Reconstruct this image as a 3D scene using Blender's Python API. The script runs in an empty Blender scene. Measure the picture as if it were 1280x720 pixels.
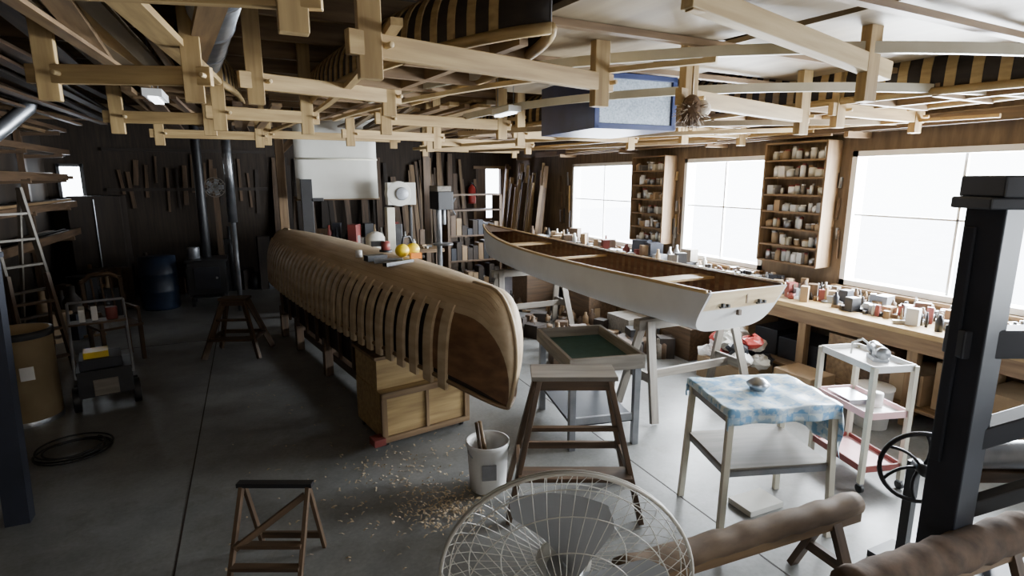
import bpy, math, random
from mathutils import Vector, Matrix
R=random.Random(7)
sc=bpy.context.scene
# ------------------------------------------------------------ materials
def new(name):
    m=bpy.data.materials.new(name);m.use_nodes=True
    return m,m.node_tree.nodes,m.node_tree.links,m.node_tree.nodes['Principled BSDF']
def mat(name,c1,c2=None,rough=.6,scale=6,metal=0,bump=.0,stretch=(1,1,1),detail=5,lo=.3,hi=.7,grain=False):
    m,n,l,b=new(name)
    b.inputs['Roughness'].default_value=rough;b.inputs['Metallic'].default_value=metal
    if c2 is None: c2=tuple(x*.8 for x in c1)
    mp=n.new('ShaderNodeMapping');mp.inputs['Scale'].default_value=stretch
    ns=n.new('ShaderNodeTexNoise');ns.inputs['Scale'].default_value=scale;ns.inputs['Detail'].default_value=detail
    cr=n.new('ShaderNodeValToRGB')
    cr.color_ramp.elements[0].position=lo;cr.color_ramp.elements[1].position=hi
    cr.color_ramp.elements[0].color=(*c2,1);cr.color_ramp.elements[1].color=(*c1,1)
    if grain:
        at=n.new('ShaderNodeAttribute');at.attribute_name='grain_coord';l.new(at.outputs['Vector'],mp.inputs[0])
    else:
        tc=n.new('ShaderNodeTexCoord');l.new(tc.outputs['Object'],mp.inputs[0])
    l.new(mp.outputs[0],ns.inputs['Vector'])
    l.new(ns.outputs['Fac'],cr.inputs[0]);l.new(cr.outputs[0],b.inputs['Base Color'])
    if bump:
        bp=n.new('ShaderNodeBump');bp.inputs['Strength'].default_value=bump;bp.inputs['Distance'].default_value=.01
        l.new(ns.outputs['Fac'],bp.inputs['Height']);l.new(bp.outputs[0],b.inputs['Normal'])
    return m
def wood(name,c1,c2,rough=.55,scale=26): return mat(name,c1,c2,rough,scale,detail=4,lo=.36,hi=.64,grain=True,bump=.05)
def emis(name,c,s):
    m,n,l,b=new(name);b.inputs['Emission Color'].default_value=(*c,1);b.inputs['Emission Strength'].default_value=s
    b.inputs['Base Color'].default_value=(*c,1);return m
M={}
M['pine']=wood('pine_wood',(.43,.30,.13),(.29,.19,.08))
M['pineL']=wood('light_pine_wood',(.56,.43,.23),(.44,.32,.16))
M['tran']=wood('varnished_pine',(.76,.62,.40),(.67,.52,.31))
M['ply']=wood('plywood',(.31,.24,.145),(.215,.16,.095),.55,9)
M['plyd']=wood('stored_plywood',(.22,.17,.105),(.15,.115,.07),.6,8)
M['brown']=wood('brown_wood',(.115,.068,.036),(.06,.036,.019))
M['mid']=wood('aged_wood',(.23,.148,.073),(.145,.088,.043))
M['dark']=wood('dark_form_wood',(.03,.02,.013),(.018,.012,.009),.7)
M['plank']=wood('cedar_planking',(.46,.35,.22),(.36,.265,.155),.6,14)
M['cedar']=wood('red_cedar',(.20,.10,.045),(.11,.052,.024),.5,14)
M['rib']=wood('ash_rib',(.48,.37,.23),(.37,.27,.155),.5,14)
M['canvas']=mat('primed_canvas',(.52,.53,.55),(.45,.46,.48),.5,3)
M['white']=mat('white_paint',(.8,.8,.78),(.68,.68,.66),.45,5)
M['cream']=mat('cream_paint',(.62,.59,.48),(.5,.47,.37),.45,5)
M['fanw']=mat('fan_wire_coating',(.50,.48,.42),(.38,.36,.31),.45,9)
M['blade']=mat('gray_fan_plastic',(.30,.31,.32),(.24,.25,.26),.4,4)
M['grayw']=wood('weathered_gray_wood',(.22,.195,.16),(.135,.118,.095))
M['steel']=mat('gray_steel',(.30,.31,.33),(.20,.21,.23),.4,8,metal=.5)
M['gal']=mat('galvanized',(.5,.52,.55),(.35,.37,.4),.35,10,metal=.9)
M['black']=mat('black_metal',(.015,.015,.017),(.009,.009,.01),.45,8)
M['bluegray']=mat('bluegray_paint',(.020,.022,.033),(.012,.014,.02),.5,5)
M['blue']=mat('blue_paint',(.02,.035,.13),(.012,.022,.08),.4,5)
M['bluebar']=mat('blue_barrel_plastic',(.02,.035,.07),(.012,.02,.04),.4,5)
M['green']=mat('green_felt',(.02,.07,.055),(.014,.05,.036),.7,20)
M['red']=mat('red_paint',(.50,.05,.04),(.36,.035,.03),.4,5)
M['dred']=mat('dull_red',(.24,.05,.04),(.15,.035,.03),.5,5)
M['pink']=mat('faded_red_shelf',(.80,.50,.50),(.70,.38,.40),.5,6)
M['yellow']=mat('yellow_plastic',(.85,.62,.03),(.7,.5,.02),.35,5)
M['orange']=mat('orange_plastic',(.8,.25,.03),(.7,.2,.02),.35,5)
M['card']=mat('cardboard',(.34,.24,.14),(.26,.18,.10),.8,6)
M['drum']=mat('fibre_drum',(.48,.36,.20),(.38,.28,.15),.7,4)
M['fur']=mat('brown_carpet',(.12,.075,.045),(.06,.038,.024),.95,14,bump=.35,detail=6)
M['hair']=mat('brown_horsehair',(.20,.125,.075),(.07,.045,.03),.95,35,bump=1,detail=8)
M['furw']=mat('white_bristle',(.75,.68,.58),(.4,.3,.2),.95,30,bump=1)
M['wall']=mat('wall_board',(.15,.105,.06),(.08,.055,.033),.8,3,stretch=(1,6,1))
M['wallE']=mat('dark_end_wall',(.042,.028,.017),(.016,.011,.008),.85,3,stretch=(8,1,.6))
M['ceil']=mat('ceiling_board',(.10,.075,.05),(.05,.038,.026),.8,3,stretch=(5,1,1))
M['paper']=mat('white_canvas_sheet',(.60,.59,.54),(.5,.49,.44),.8,2)
M['foil']=mat('filter_mesh',(.50,.58,.68),(.26,.32,.40),.35,60,metal=.3)
M['snow']=mat('snow',(.9,.9,.92),(.8,.8,.84),.8,2)
M['glassj']=mat('jar_glass',(.60,.61,.58),(.38,.39,.37),.15,5)
M['lamp']=emis('fluorescent_tube',(.9,.95,1),6)
M['shav']=mat('shavings',(.60,.48,.32),(.48,.37,.24),.8,30)
M['padb']=mat('worn_leather_pad',(.17,.115,.07),(.10,.066,.04),.75,7,bump=.2,stretch=(1,3,3))
def concrete():
    m,n,l,b=new('concrete_floor');b.inputs['Roughness'].default_value=.36
    tc=n.new('ShaderNodeTexCoord')
    a=n.new('ShaderNodeTexNoise');a.inputs['Scale'].default_value=1.1;a.inputs['Detail'].default_value=10;a.inputs['Roughness'].default_value=.7
    c=n.new('ShaderNodeTexNoise');c.inputs['Scale'].default_value=40;c.inputs['Detail'].default_value=4
    cr=n.new('ShaderNodeValToRGB');cr.color_ramp.elements[0].position=.3;cr.color_ramp.elements[1].position=.72
    cr.color_ramp.elements[0].color=(.145,.145,.138,1);cr.color_ramp.elements[1].color=(.34,.345,.335,1)
    mx=n.new('ShaderNodeMix');mx.data_type='RGBA';mx.blend_type='MULTIPLY';mx.inputs[0].default_value=.4
    d=n.new('ShaderNodeTexNoise');d.inputs['Scale'].default_value=3.2;d.inputs['Detail'].default_value=8;d.inputs['Roughness'].default_value=.75
    dr=n.new('ShaderNodeValToRGB');dr.color_ramp.elements[0].position=.52;dr.color_ramp.elements[1].position=.68
    dr.color_ramp.elements[0].color=(1,1,1,1);dr.color_ramp.elements[1].color=(.72,.68,.62,1)
    m2=n.new('ShaderNodeMix');m2.data_type='RGBA';m2.blend_type='MULTIPLY';m2.inputs[0].default_value=.8
    for t in(a,c,d):l.new(tc.outputs['Object'],t.inputs['Vector'])
    l.new(a.outputs['Fac'],cr.inputs[0]);l.new(cr.outputs[0],mx.inputs[6]);l.new(c.outputs['Fac'],mx.inputs[7])
    l.new(d.outputs['Fac'],dr.inputs[0]);l.new(mx.outputs[2],m2.inputs[6]);l.new(dr.outputs[0],m2.inputs[7])
    l.new(m2.outputs[2],b.inputs['Base Color'])
    bp=n.new('ShaderNodeBump');bp.inputs['Strength'].default_value=.08;l.new(c.outputs['Fac'],bp.inputs['Height']);l.new(bp.outputs[0],b.inputs['Normal'])
    return m
M['conc']=concrete()
def cloth():
    m,n,l,b=new('blue_white_tablecloth');b.inputs['Roughness'].default_value=.35
    tc=n.new('ShaderNodeTexCoord')
    ck=n.new('ShaderNodeTexChecker');ck.inputs['Scale'].default_value=12
    ck.inputs[1].default_value=(.16,.38,.66,1);ck.inputs[2].default_value=(.70,.82,.88,1)
    v=n.new('ShaderNodeTexNoise');v.inputs['Scale'].default_value=20;v.inputs['Detail'].default_value=3
    cr=n.new('ShaderNodeValToRGB');cr.color_ramp.elements[0].position=.46;cr.color_ramp.elements[1].position=.54
    cr.color_ramp.elements[0].color=(.20,.44,.70,1);cr.color_ramp.elements[1].color=(.76,.86,.9,1)
    mx=n.new('ShaderNodeMix');mx.data_type='RGBA';mx.inputs[0].default_value=.6
    l.new(tc.outputs['Object'],ck.inputs[0]);l.new(tc.outputs['Object'],v.inputs['Vector']);l.new(v.outputs['Fac'],cr.inputs[0])
    l.new(ck.outputs[0],mx.inputs[6]);l.new(cr.outputs[0],mx.inputs[7]);l.new(mx.outputs[2],b.inputs['Base Color'])
    return m
M['cloth']=cloth()
# ------------------------------------------------------------ builder
class B:
    def __init__(s,name): s.n=name;s.v=[];s.f=[];s.mi=[];s.sm=[];s.mats=[];s.gc=[];s.T=Matrix()
    def add(s,vs,fs,m,smooth=False,gc=None):
        k=len(s.v);s.v+=[tuple(s.T@Vector(v)) for v in vs]
        if gc is None: gc=[(v[0],v[1]*.12,v[2]) for v in vs]
        s.gc+=[tuple(g) for g in gc]
        if m not in s.mats:s.mats.append(m)
        i=s.mats.index(m)
        for f in fs:s.f.append([k+a for a in f]);s.mi.append(i);s.sm.append(smooth)
    def obox(s,c,ax,m):
        c=Vector(c);idx=[(i,j,k) for i in(-1,1) for j in(-1,1) for k in(-1,1)]
        vs=[c+ax[0]*i+ax[1]*j+ax[2]*k for i,j,k in idx]
        L=[a.length for a in ax];q=L.index(max(L));f=[1,1,1];f[q]=.08;o=[R.uniform(0,9) for _ in range(3)]
        gc=[tuple(o[t]+g[t]*L[t]*f[t] for t in range(3)) for g in idx]
        s.add(vs,[(0,1,3,2),(4,6,7,5),(0,4,5,1),(2,3,7,6),(0,2,6,4),(1,5,7,3)],m,False,gc)
    def box(s,c,sz,m,rz=0,rx=0,ry=0):
        r=Matrix.Rotation(rz,3,'Z')@Matrix.Rotation(ry,3,'Y')@Matrix.Rotation(rx,3,'X')
        s.obox(c,[r@Vector((sz[0]/2,0,0)),r@Vector((0,sz[1]/2,0)),r@Vector((0,0,sz[2]/2))],m)
    def beam(s,p,q,w,h,m):
        p=Vector(p);q=Vector(q);d=q-p;L=d.length;d.normalize()
        up=Vector((0,0,1)) if abs(d.z)<.93 else Vector((0,1,0))
        x=d.cross(up).normalized();u=x.cross(d)
        s.obox((p+q)/2,[x*w/2,d*L/2,u*h/2],m)
    def tube(s,pts,r,m,n=8,closed=False,cap=True):
        P=[Vector(p) for p in pts];N=len(P);vs=[];ref=None;gc=[];acc=0
        for i,p in enumerate(P):
            if closed:d=P[(i+1)%N]-P[i-1]
            else:d=P[min(i+1,N-1)]-P[max(i-1,0)]
            d.normalize()
            if ref is None: ref=Vector((0,0,1)) if abs(d.z)<.9 else Vector((1,0,0))
            x=d.cross(ref).normalized();y=x.cross(d).normalized();ref=y
            rr=r[i] if isinstance(r,(list,tuple)) else r
            if i: acc+=(P[i]-P[i-1]).length
            for k in range(n):
                a=2*math.pi*k/n;vs.append(p+(x*math.cos(a)+y*math.sin(a))*rr);gc.append((rr*math.cos(a),acc*.1,rr*math.sin(a)))
        fs=[]
        for i in range(N if closed else N-1):
            a=i*n;b=((i+1)%N)*n
            fs+=[(a+k,a+(k+1)%n,b+(k+1)%n,b+k) for k in range(n)]
        if cap and not closed: fs+=[tuple(range(n))[::-1],tuple(range((N-1)*n,N*n))]
        s.add(vs,fs,m,True,gc)
    def cyl(s,p,q,r,m,r2=None,n=20): s.tube([p,q],[r,r if r2 is None else r2],m,n)
    def lathe(s,c,prof,m,n=28):
        vs=[(c[0]+r*math.cos(2*math.pi*k/n),c[1]+r*math.sin(2*math.pi*k/n),c[2]+z) for r,z in prof for k in range(n)]
        fs=[(i*n+k,i*n+(k+1)%n,(i+1)*n+(k+1)%n,(i+1)*n+k) for i in range(len(prof)-1) for k in range(n)]
        s.add(vs,fs,m,True)
    def sph(s,c,r,m,n=12):
        if not isinstance(r,(tuple,list)): r=(r,r,r)
        pr=[(math.sin(math.pi*i/n),-math.cos(math.pi*i/n)) for i in range(n+1)]
        vs=[(c[0]+r[0]*a*math.cos(2*math.pi*k/n),c[1]+r[1]*a*math.sin(2*math.pi*k/n),c[2]+r[2]*z) for a,z in pr for k in range(n)]
        fs=[(i*n+k,i*n+(k+1)%n,(i+1)*n+(k+1)%n,(i+1)*n+k) for i in range(n) for k in range(n)]
        s.add(vs,fs,m,True)
    def grid(s,fn,us,vs_,m,smooth=True):
        vs=[fn(u,v) for u in us for v in vs_];k=len(vs_)
        s.add(vs,[(i*k+j,i*k+j+1,(i+1)*k+j+1,(i+1)*k+j) for i in range(len(us)-1) for j in range(k-1)],m,smooth)
    def done(s,loc=(0,0,0),rz=0,bev=0,solid=0):
        me=bpy.data.meshes.new(s.n);me.from_pydata(s.v,[],s.f)
        for m in s.mats:me.materials.append(M[m])
        me.polygons.foreach_set('material_index',s.mi);me.polygons.foreach_set('use_smooth',s.sm)
        a=me.attributes.new('grain_coord','FLOAT_VECTOR','POINT');a.data.foreach_set('vector',[c for g in s.gc for c in g]);me.update()
        o=bpy.data.objects.new(s.n,me);bpy.context.collection.objects.link(o);o.location=loc;o.rotation_euler=(0,0,rz)
        if solid:
            d=o.modifiers.new('s','SOLIDIFY');d.thickness=solid
        if bev:
            d=o.modifiers.new('b','BEVEL');d.width=bev;d.segments=2;d.limit_method='ANGLE'
        return o
def lin(a,b,n): return [a+(b-a)*i/(n-1) for i in range(n)]
# ------------------------------------------------------------ room
XL,XR,YB,YE,ZC=-3.3,6.1,-2.6,13.0,3.4
b=B('floor');b.box(((XL+XR)/2,(YB+YE)/2,-.05),(XR-XL+.4,YE-YB+.4,.1),'conc');b.done()
b=B('trim_1')
for x in(-.55,2.6,):b.box((x,5,.0008),(.010,15,.0016),'dark')
for y in (1,8.6):b.box((1.4,y,.0008),(9.2,.010,.0016),'dark')
b.done()
b=B('ceiling');b.box(((XL+XR)/2,(YB+YE)/2,ZC+.05),(XR-XL+.4,YE-YB+.4,.1),'ceil');b.done()
b=B('trim_2')
for i in range(22):b.box(((XL+XR)/2,-2.2+i*.7,ZC-.09),(XR-XL,.05,.18),'mid')
b.done()
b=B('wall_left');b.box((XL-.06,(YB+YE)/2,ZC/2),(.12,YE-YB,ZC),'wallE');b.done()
W=[(-1.8,.9),(2.0,4.15),(5.25,6.8),(7.95,10.1)];z0,z1=1.02,2.5  # first opening: unseen window, added to light the floor
b=B('wall_right');xc=XR+.07
def wr(y0,y1,a,c):b.box((xc,(y0+y1)/2,(a+c)/2),(.14,y1-y0,c-a),'wall')
wr(YB,YE,0,z0);wr(YB,YE,z1,ZC);e=YB
for y0,y1 in W: wr(e,y0,z0,z1);e=y1
wr(e,YE,z0,z1);b.done()
def arealight(name,loc,rot,sx,sy,P,col=(.86,.93,1)):
    l=bpy.data.lights.new(name,'AREA');l.shape='RECTANGLE';l.size=sx;l.size_y=sy;l.energy=P;l.color=col
    o=bpy.data.objects.new(name,l);bpy.context.collection.objects.link(o);o.location=loc;o.rotation_euler=rot;return o
for i,(y0,y1) in enumerate(W):
    b=B('window_%d'%(i+1));yc=(y0+y1)/2;w=y1-y0;h=z1-z0;zc=(z0+z1)/2
    for y in(y0+.03,y1-.03):b.box((xc-.01,y,zc),(.17,.06,h),'white')
    for z in(z0+.03,z1-.03):b.box((xc-.01,yc,z),(.17,w,.06),'white')
    b.box((xc-.02,yc,zc),(.03,.025,h),'white')
    b.box((xc-.02,yc,zc+.05),(.03,w,.02),'white')
    b.box((xc-.09,yc,z0-.02),(.14,w+.1,.03),'mid')
    b.done()
    arealight('daylight_window_%d'%(i+1),(XR+.35,yc,zc+.1),(0,math.radians(90),0),h+.5,w+.5,[500,1700,1000,480][i],(.88,.94,1))  # the first lamp is added light from the unseen near opening
b=B('wall_back')
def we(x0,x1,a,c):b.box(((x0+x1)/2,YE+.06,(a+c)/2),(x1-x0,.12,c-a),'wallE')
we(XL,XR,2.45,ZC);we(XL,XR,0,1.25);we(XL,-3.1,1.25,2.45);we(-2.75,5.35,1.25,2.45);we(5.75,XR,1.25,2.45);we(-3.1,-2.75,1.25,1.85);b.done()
b=B('door_1')
for x in(5.05,5.98):b.box((x,YE-.02,1.1),(.07,.03,2.2),'mid')
b.box((5.52,YE-.02,2.48),(1.0,.03,.07),'mid');b.box((5.52,YE-.015,.62),(.86,.02,1.24),'brown')
b.box((5.2,YE-.015,1.84),(.22,.02,1.22),'brown');b.box((5.86,YE-.015,1.84),(.16,.02,1.22),'brown');b.sph((5.2,YE-.06,1.05),.035,'gal');b.done()
arealight('daylight_door',(5.55,YE+.3,1.85),(math.radians(-90),0,0),.6,1.3,30,(.8,.75,1))
arealight('daylight_vent',(-2.92,YE+.3,2.15),(math.radians(-90),0,0),.5,.7,8)
b=B('window_5');
for x in(-3.1,-2.75):b.box((x,YE-.01,2.15),(.05,.06,.65),'gal')
for z in(1.85,2.45):b.box((-2.92,YE-.01,z),(.4,.06,.05),'gal')
b.done()
b=B('wall_front')
def wf(x0,x1,a,c):b.box(((x0+x1)/2,YB-.06,(a+c)/2),(x1-x0,.12,c-a),'wall')
wf(XL,XR,0,1.4);wf(XL,XR,2.4,ZC);wf(XL,.3,1.4,2.4);wf(1.3,XR,1.4,2.4);b.done()
b=B('window_6')  # invented window behind the camera, made for the fill light
for x in(.33,.8,1.27):b.box((x,YB-.05,1.9),(.06,.15,1.0),'white')
for z in(1.43,2.37):b.box((.8,YB-.05,z),(1.0,.15,.06),'white')
b.done()
arealight('daylight_window_6',(.8,YB-.35,1.95),(math.radians(90),0,0),1.2,1.2,35,(1,.9,.78))  # added warm fill from behind the camera, no known source
b=B('snow_ground');b.box((1.4,5,-.45),(70,70,.5),'snow');b.done()
# ------------------------------------------------------------ workbench
b=B('workbench')
b.box((5.62,6.2,.875),(.9,9.2,.05),'pine')
b.box((5.22,6.2,.78),(.06,9.2,.14),'mid')
y=1.7
while y<10.8:
    b.box((5.24,y,.36),(.08,.09,.70),'mid');b.box((5.95,y,.42),(.08,.09,.84),'mid');b.box((5.6,y,.12),(.66,.06,.06),'mid');y+=1.1
b.box((5.62,6.2,.18),(.8,9.1,.03),'mid')
b.done(bev=.004)
def clutter(name,x0,x1,y0,y1,z,n,hmax,pal,smin=.03,smax=.14,flat=0):
    b=B(name)
    for i in range(n):
        x=R.uniform(x0,x1);y=R.uniform(y0,y1);s=R.uniform(smin,smax);h=R.uniform(.03,hmax);m=R.choice(pal);k=R.random()
        if flat and k<.5: h=.03
        if k<.35: b.box((x,y,z+h/2),(s*R.uniform(.6,1.5),s,h),m,rz=R.uniform(0,3))
        elif k<.75:
            r=s*.35;b.lathe((x,y,z),[(0,0),(r,0),(r,h*.7),(r*.45,h*.85),(r*.45,h),(0,h)],m,12)
        elif k<.9:
            a=R.uniform(0,3.14);L=s*1.3;b.beam((x-L*math.cos(a),y-L*math.sin(a),z+.02),(x+L*math.cos(a),y+L*math.sin(a),z+.02),.03,.03,m)
        else:
            b.lathe((x,y,z),[(0,0),(s*.4,0),(s*.5,h*.5),(s*.48,h*.5),(s*.36,.01)],m,14)
    return b.done()
pal=['white','card','brown','dred','bluegray','gal','glassj','black','mid','brown','grayw','black','mid','steel','steel','bluegray','dark']
clutter('bench_tools_and_jars',5.34,5.9,1.9,10.6,.9,800,.17,pal,.02,.11)
clutter('stacked_bench_supplies',5.35,5.85,6.0,10.6,.9,140,.36,pal+['card','brown'],.08,.2)
b=B('under_bench_boxes')
for i in range(26):
    yy=2.2+i*.33;m=R.choice(['card','card','brown','grayw','black','mid']);h=R.uniform(.2,.46)
    b.box((5.6+R.uniform(-.05,.05),yy,.197+h/2),(.5,.3,h),m,rz=R.uniform(-.1,.1))
b.done(bev=.005)
def shelf(name,y0,y1,zb,zt,n,d=.24):
    b=B(name);x=XR-d/2-.01
    for y in(y0,y1):b.box((x,y,(zb+zt)/2),(d,.025,zt-zb),'mid')
    b.box((XR-.02,(y0+y1)/2,(zb+zt)/2),(.015,y1-y0,zt-zb),'mid')
    zs=lin(zb,zt,n+1)
    for z in zs:b.box((x,(y0+y1)/2,z),(d,y1-y0,.02),'mid')
    for z in zs[:-1]:
        y=y0+.05
        while y<y1-.07:
            s=R.uniform(.04,.10);h=min(R.uniform(.07,.17),(zs[1]-zs[0])*.8);m=R.choice(['cream','glassj','card','cream','grayw','gal','glassj','paper','white','white','card','glassj','steel'])
            if R.random()<.8:
                b.lathe((x-R.uniform(0,.06),y,z+.01),[(0,0),(s*.48,0),(s*.48,h*.75),(s*.38,h*.85)],m,14)
                b.lathe((x-.03,y,z+.01),[(s*.4,h*.84),(s*.42,h),(0,h)],R.choice(['gal','mid','white','dred']),14)
            else:b.box((x-.02,y,z+.01+h*.4),(.14,s*.9,h*.8),m,rz=R.uniform(-.2,.2))
            y+=s+R.choice([.006,.01,.03])
    b.done()
shelf('jar_shelf',4.3,5.12,1.2,2.62,7);shelf('jar_shelf',7.0,7.8,1.2,2.55,6)
b=B('wall_cabinet');b.box((5.95,1.3,1.75),(.28,.75,1.0),'bluegray');b.box((5.8,1.3,1.75),(.02,.68,.92),'brown');b.sph((5.78,1.05,1.7),.02,'gal');b.done()
b=B('hanging_tools')
for i in range(40):
    y=R.choice([R.uniform(4.2,4.3),R.uniform(5.13,5.2),R.uniform(6.85,6.98),R.uniform(7.82,7.93),R.uniform(10.15,10.6)]);z=R.uniform(1.4,2.4);L=R.uniform(.12,.35)
    b.beam((XR-.03,y,z),(XR-.03,y+R.uniform(-.02,.02),z-L),.03,.02,R.choice(['brown','steel','black','pine','brown']))
b.done()
b=B('upper_wall_lumber')
for y in(2.2,4,6,8,10,12):b.box((5.9,y,2.66),(.38,.05,.06),'mid');b.box((5.9,y,3.02),(.38,.05,.06),'mid')
for z in(2.69,3.05):
    for i in range(9):
        y0=R.uniform(.6,5);y1=R.uniform(7,12.6);b.box((5.76+i*.037,(y0+y1)/2,z+.03+R.uniform(0,.06)),(.03,y1-y0,R.uniform(.04,.2)),R.choice(['brown','mid','plyd','brown','pine','dark']))
b.done()
b=B('lumber_stack')
for i in range(46):
    y=R.uniform(10.8,12.75);x=XR-.08-R.uniform(0,.3);h=R.uniform(1.7,2.6)
    b.beam((x-.25,y,0.01),(x-.02,y+R.uniform(-.1,.1),h),R.uniform(.04,.12),.025,R.choice(['pine','mid','brown','pineL','pine']))
b.done()
b=B('lumber_stack')
for i in range(30):
    x=R.uniform(3.1,4.75);h=R.uniform(1.6,2.9);b.beam((x,YE-.35-R.uniform(0,.15),0.01),(x+R.uniform(-.15,.12),YE-.08,h),R.uniform(.05,.12),.025,R.choice(['mid','brown','brown','mid']))
b.done()
b=B('fire_extinguisher');e_=(4.93,YE-.13,1.62);b.lathe(e_,[(0,0),(.09,0),(.095,.05),(.095,.36),(.03,.44),(.02,.46),(0,.46)],'red');b.box((e_[0],e_[1],e_[2]+.48),(.05,.12,.04),'black');b.tube([(e_[0],e_[1]-.05,e_[2]+.48),(e_[0]+.08,e_[1]-.06,e_[2]+.4),(e_[0]+.1,e_[1]-.04,e_[2]+.15)],.012,'black');b.box((e_[0],YE-.03,e_[2]+.2),(.1,.03,.3),'brown');b.done()
# ------------------------------------------------------------ canoes
def sec(w,k,sh,phi,p,q=.8):
    a=abs(phi)*math.pi/2;x=w*math.sin(a)**q*(1 if phi>=0 else -1);return x,k+(sh-k)*(1-max(0,math.cos(a))**p)
LL=6.3
def hullL(s,phi,off=0):
    t=abs(2*s-1);w=.50*max(0,(1-t**3.2))**.75
    sh=.55+.24*t**5;q=max(0,(t-.88)/.12);k=.03*t*t+(sh-.03)*(1-math.sqrt(max(0,1-q*q)))
    e=1e-3
    x,z=sec(w,k,sh,phi,.60)
    if off:
        x1,z1=sec(w,k,sh,max(-1,phi-e),.60);x2,z2=sec(w,k,sh,min(1,phi+e),.60)
        nx,nz=(z2-z1),-(x2-x1);L=math.hypot(nx,nz) or 1;x+=nx/L*off;z+=nz/L*off
    sg=1 if s<.5 else -1
    y=(s-.5)*LL+sg*.17*(max(0,z)/.75)**2*max(0,(t-.80)/.20)
    return (x,y,-z)
b=B('cedar_canoe_hull')
S=[.5-.5*math.cos(math.pi*i/70) for i in range(71)]
S=sorted(set([round(x,5) for x in S+lin(.1,.9,40)]))
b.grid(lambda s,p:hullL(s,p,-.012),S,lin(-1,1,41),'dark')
b.grid(lambda s,p:hullL(s,p,.014),[s for s in S if s<.93],lin(-.56,.56,31),'plank')
b.grid(lambda s,p:hullL(s,p,.006),[s for s in S if s<=.12],lin(-.99,.99,41),'cedar')
for i in range(1,7):
    for ss in(-1,1):
        b.tube([hullL(s,ss*(.08*i),.0132) for s in S if .03<s<.93],.0012,'mid',4)
nr=37
for i in range(nr):
    s=.085+(.95-.085)*i/(nr-1);ds=.038/LL
    for sg in(-1,1):
        ph=lin(.48,1.0,12);vs=[]
        for j,p_ in enumerate(ph):
            for o_,d_ in((.002,-ds),(.026,-ds),(.026,ds),(.002,ds)):
                vs.append(hullL(s+d_,sg*p_,o_))
        last=[Vector(v)+Vector((0,0,-.06)) for v in vs[-4:]];vs+=last
        fs=[]
        for j in range(len(ph)):
            a=j*4;c=a+4;fs+=[(a+k,a+(k+1)%4,c+(k+1)%4,c+k) for k in range(4)]
        fs+=[(0,1,2,3),(len(vs)-4,len(vs)-3,len(vs)-2,len(vs)-1)]
        b.add(vs,fs,'rib')
b.tube([hullL(s,0,.012) for s in [x for x in S if x<.10]],.016,'plank',8)
b.tube([hullL(s,0,.012) for s in [x for x in S if x>.90]],.016,'plank',8)
for sg in(-1,1):b.tube([hullL(s,sg*1.0,.0) for s in S],.016,'mid',6)
canL=b.done(loc=(.94,6.10,1.50),rz=math.radians(10))
Rz=Matrix.Rotation(math.radians(10),4,'Z');CL=Matrix.Translation((.93,6.15,0))@Rz
b=B('canoe_form_strongback');b.T=CL
b.box((0,.6,.60),(.42,3.6,.44),'dark')
for y in(-.9,.3,1.5,2.3):
    for x in(-.2,.2):b.box((x,y,.22),(.09,.09,.44),'brown')
    b.box((0,y,.3),(.5,.06,.08),'brown');b.box((0,y,.86),(.55,.05,.12),'dark')
b.box((0,.6,.1),(.1,3.5,.1),'brown')
for y in lin(-1.1,2.2,9):b.box((-.235,y,.58),(.03,.05,.46),'brown')
b.done(bev=.004)
b=B('rolling_form_cabinet');b.T=CL
b.box((0.02,-1.45,.27),(.80,.60,.40),'pine')
for x in(-.37,.41):b.box((x,-1.76,.27),(.05,.03,.42),'mid')
b.box((.02,-1.765,.46),(.82,.03,.05),'mid');b.box((.02,-1.765,.08),(.82,.03,.05),'mid');b.box((.02,-1.765,.27),(.03,.02,.36),'mid')
b.box((-.06,-1.38,.60),(.62,.5,.26),'pine');b.box((-.06,-1.38,.745),(.66,.54,.03),'mid')
b.box((-.06,-1.38,.82),(.1,.5,.2),'dark')
b.box((-.43,-1.75,.085),(.1,.12,.06),'dred')
for x in(-.34,.38):
    for y in(-1.7,-1.2):b.cyl((x-.015,y,.035),(x+.015,y,.035),.035,'black');b.box((x,y,.07),(.05,.05,.03),'dred')
b.done(bev=.004)
b=B('ear_defenders');b.sph((1.22,4.95,1.57),(.065,.055,.06),'yellow');b.sph((1.33,5.0,1.57),(.065,.055,.06),'yellow')
b.tube([(1.22,4.95,1.62),(1.24,4.97,1.69),(1.30,4.99,1.69),(1.33,5.0,1.62)],.01,'black');b.box((1.32,4.87,1.53),(.1,.05,.05),'orange');b.done()
b=B('random_orbit_sander');b.cyl((1.17,5.4,1.50),(1.17,5.4,1.53),.06,'black');b.cyl((1.17,5.4,1.53),(1.17,5.4,1.61),.045,'dred');b.box((1.1,5.42,1.59),(.12,.05,.05),'black');b.done()
b=B('shears_and_stapler');b.box((1.10,4.6,1.515),(.30,.05,.03),'black',rz=.5);b.box((1.05,4.75,1.515),(.24,.04,.04),'steel',rz=-.3);b.box((.98,4.95,1.52),(.18,.1,.05),'black',rz=.2);b.cyl((.88,5.2,1.50),(.88,5.2,1.56),.03,'white');b.done()
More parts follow.
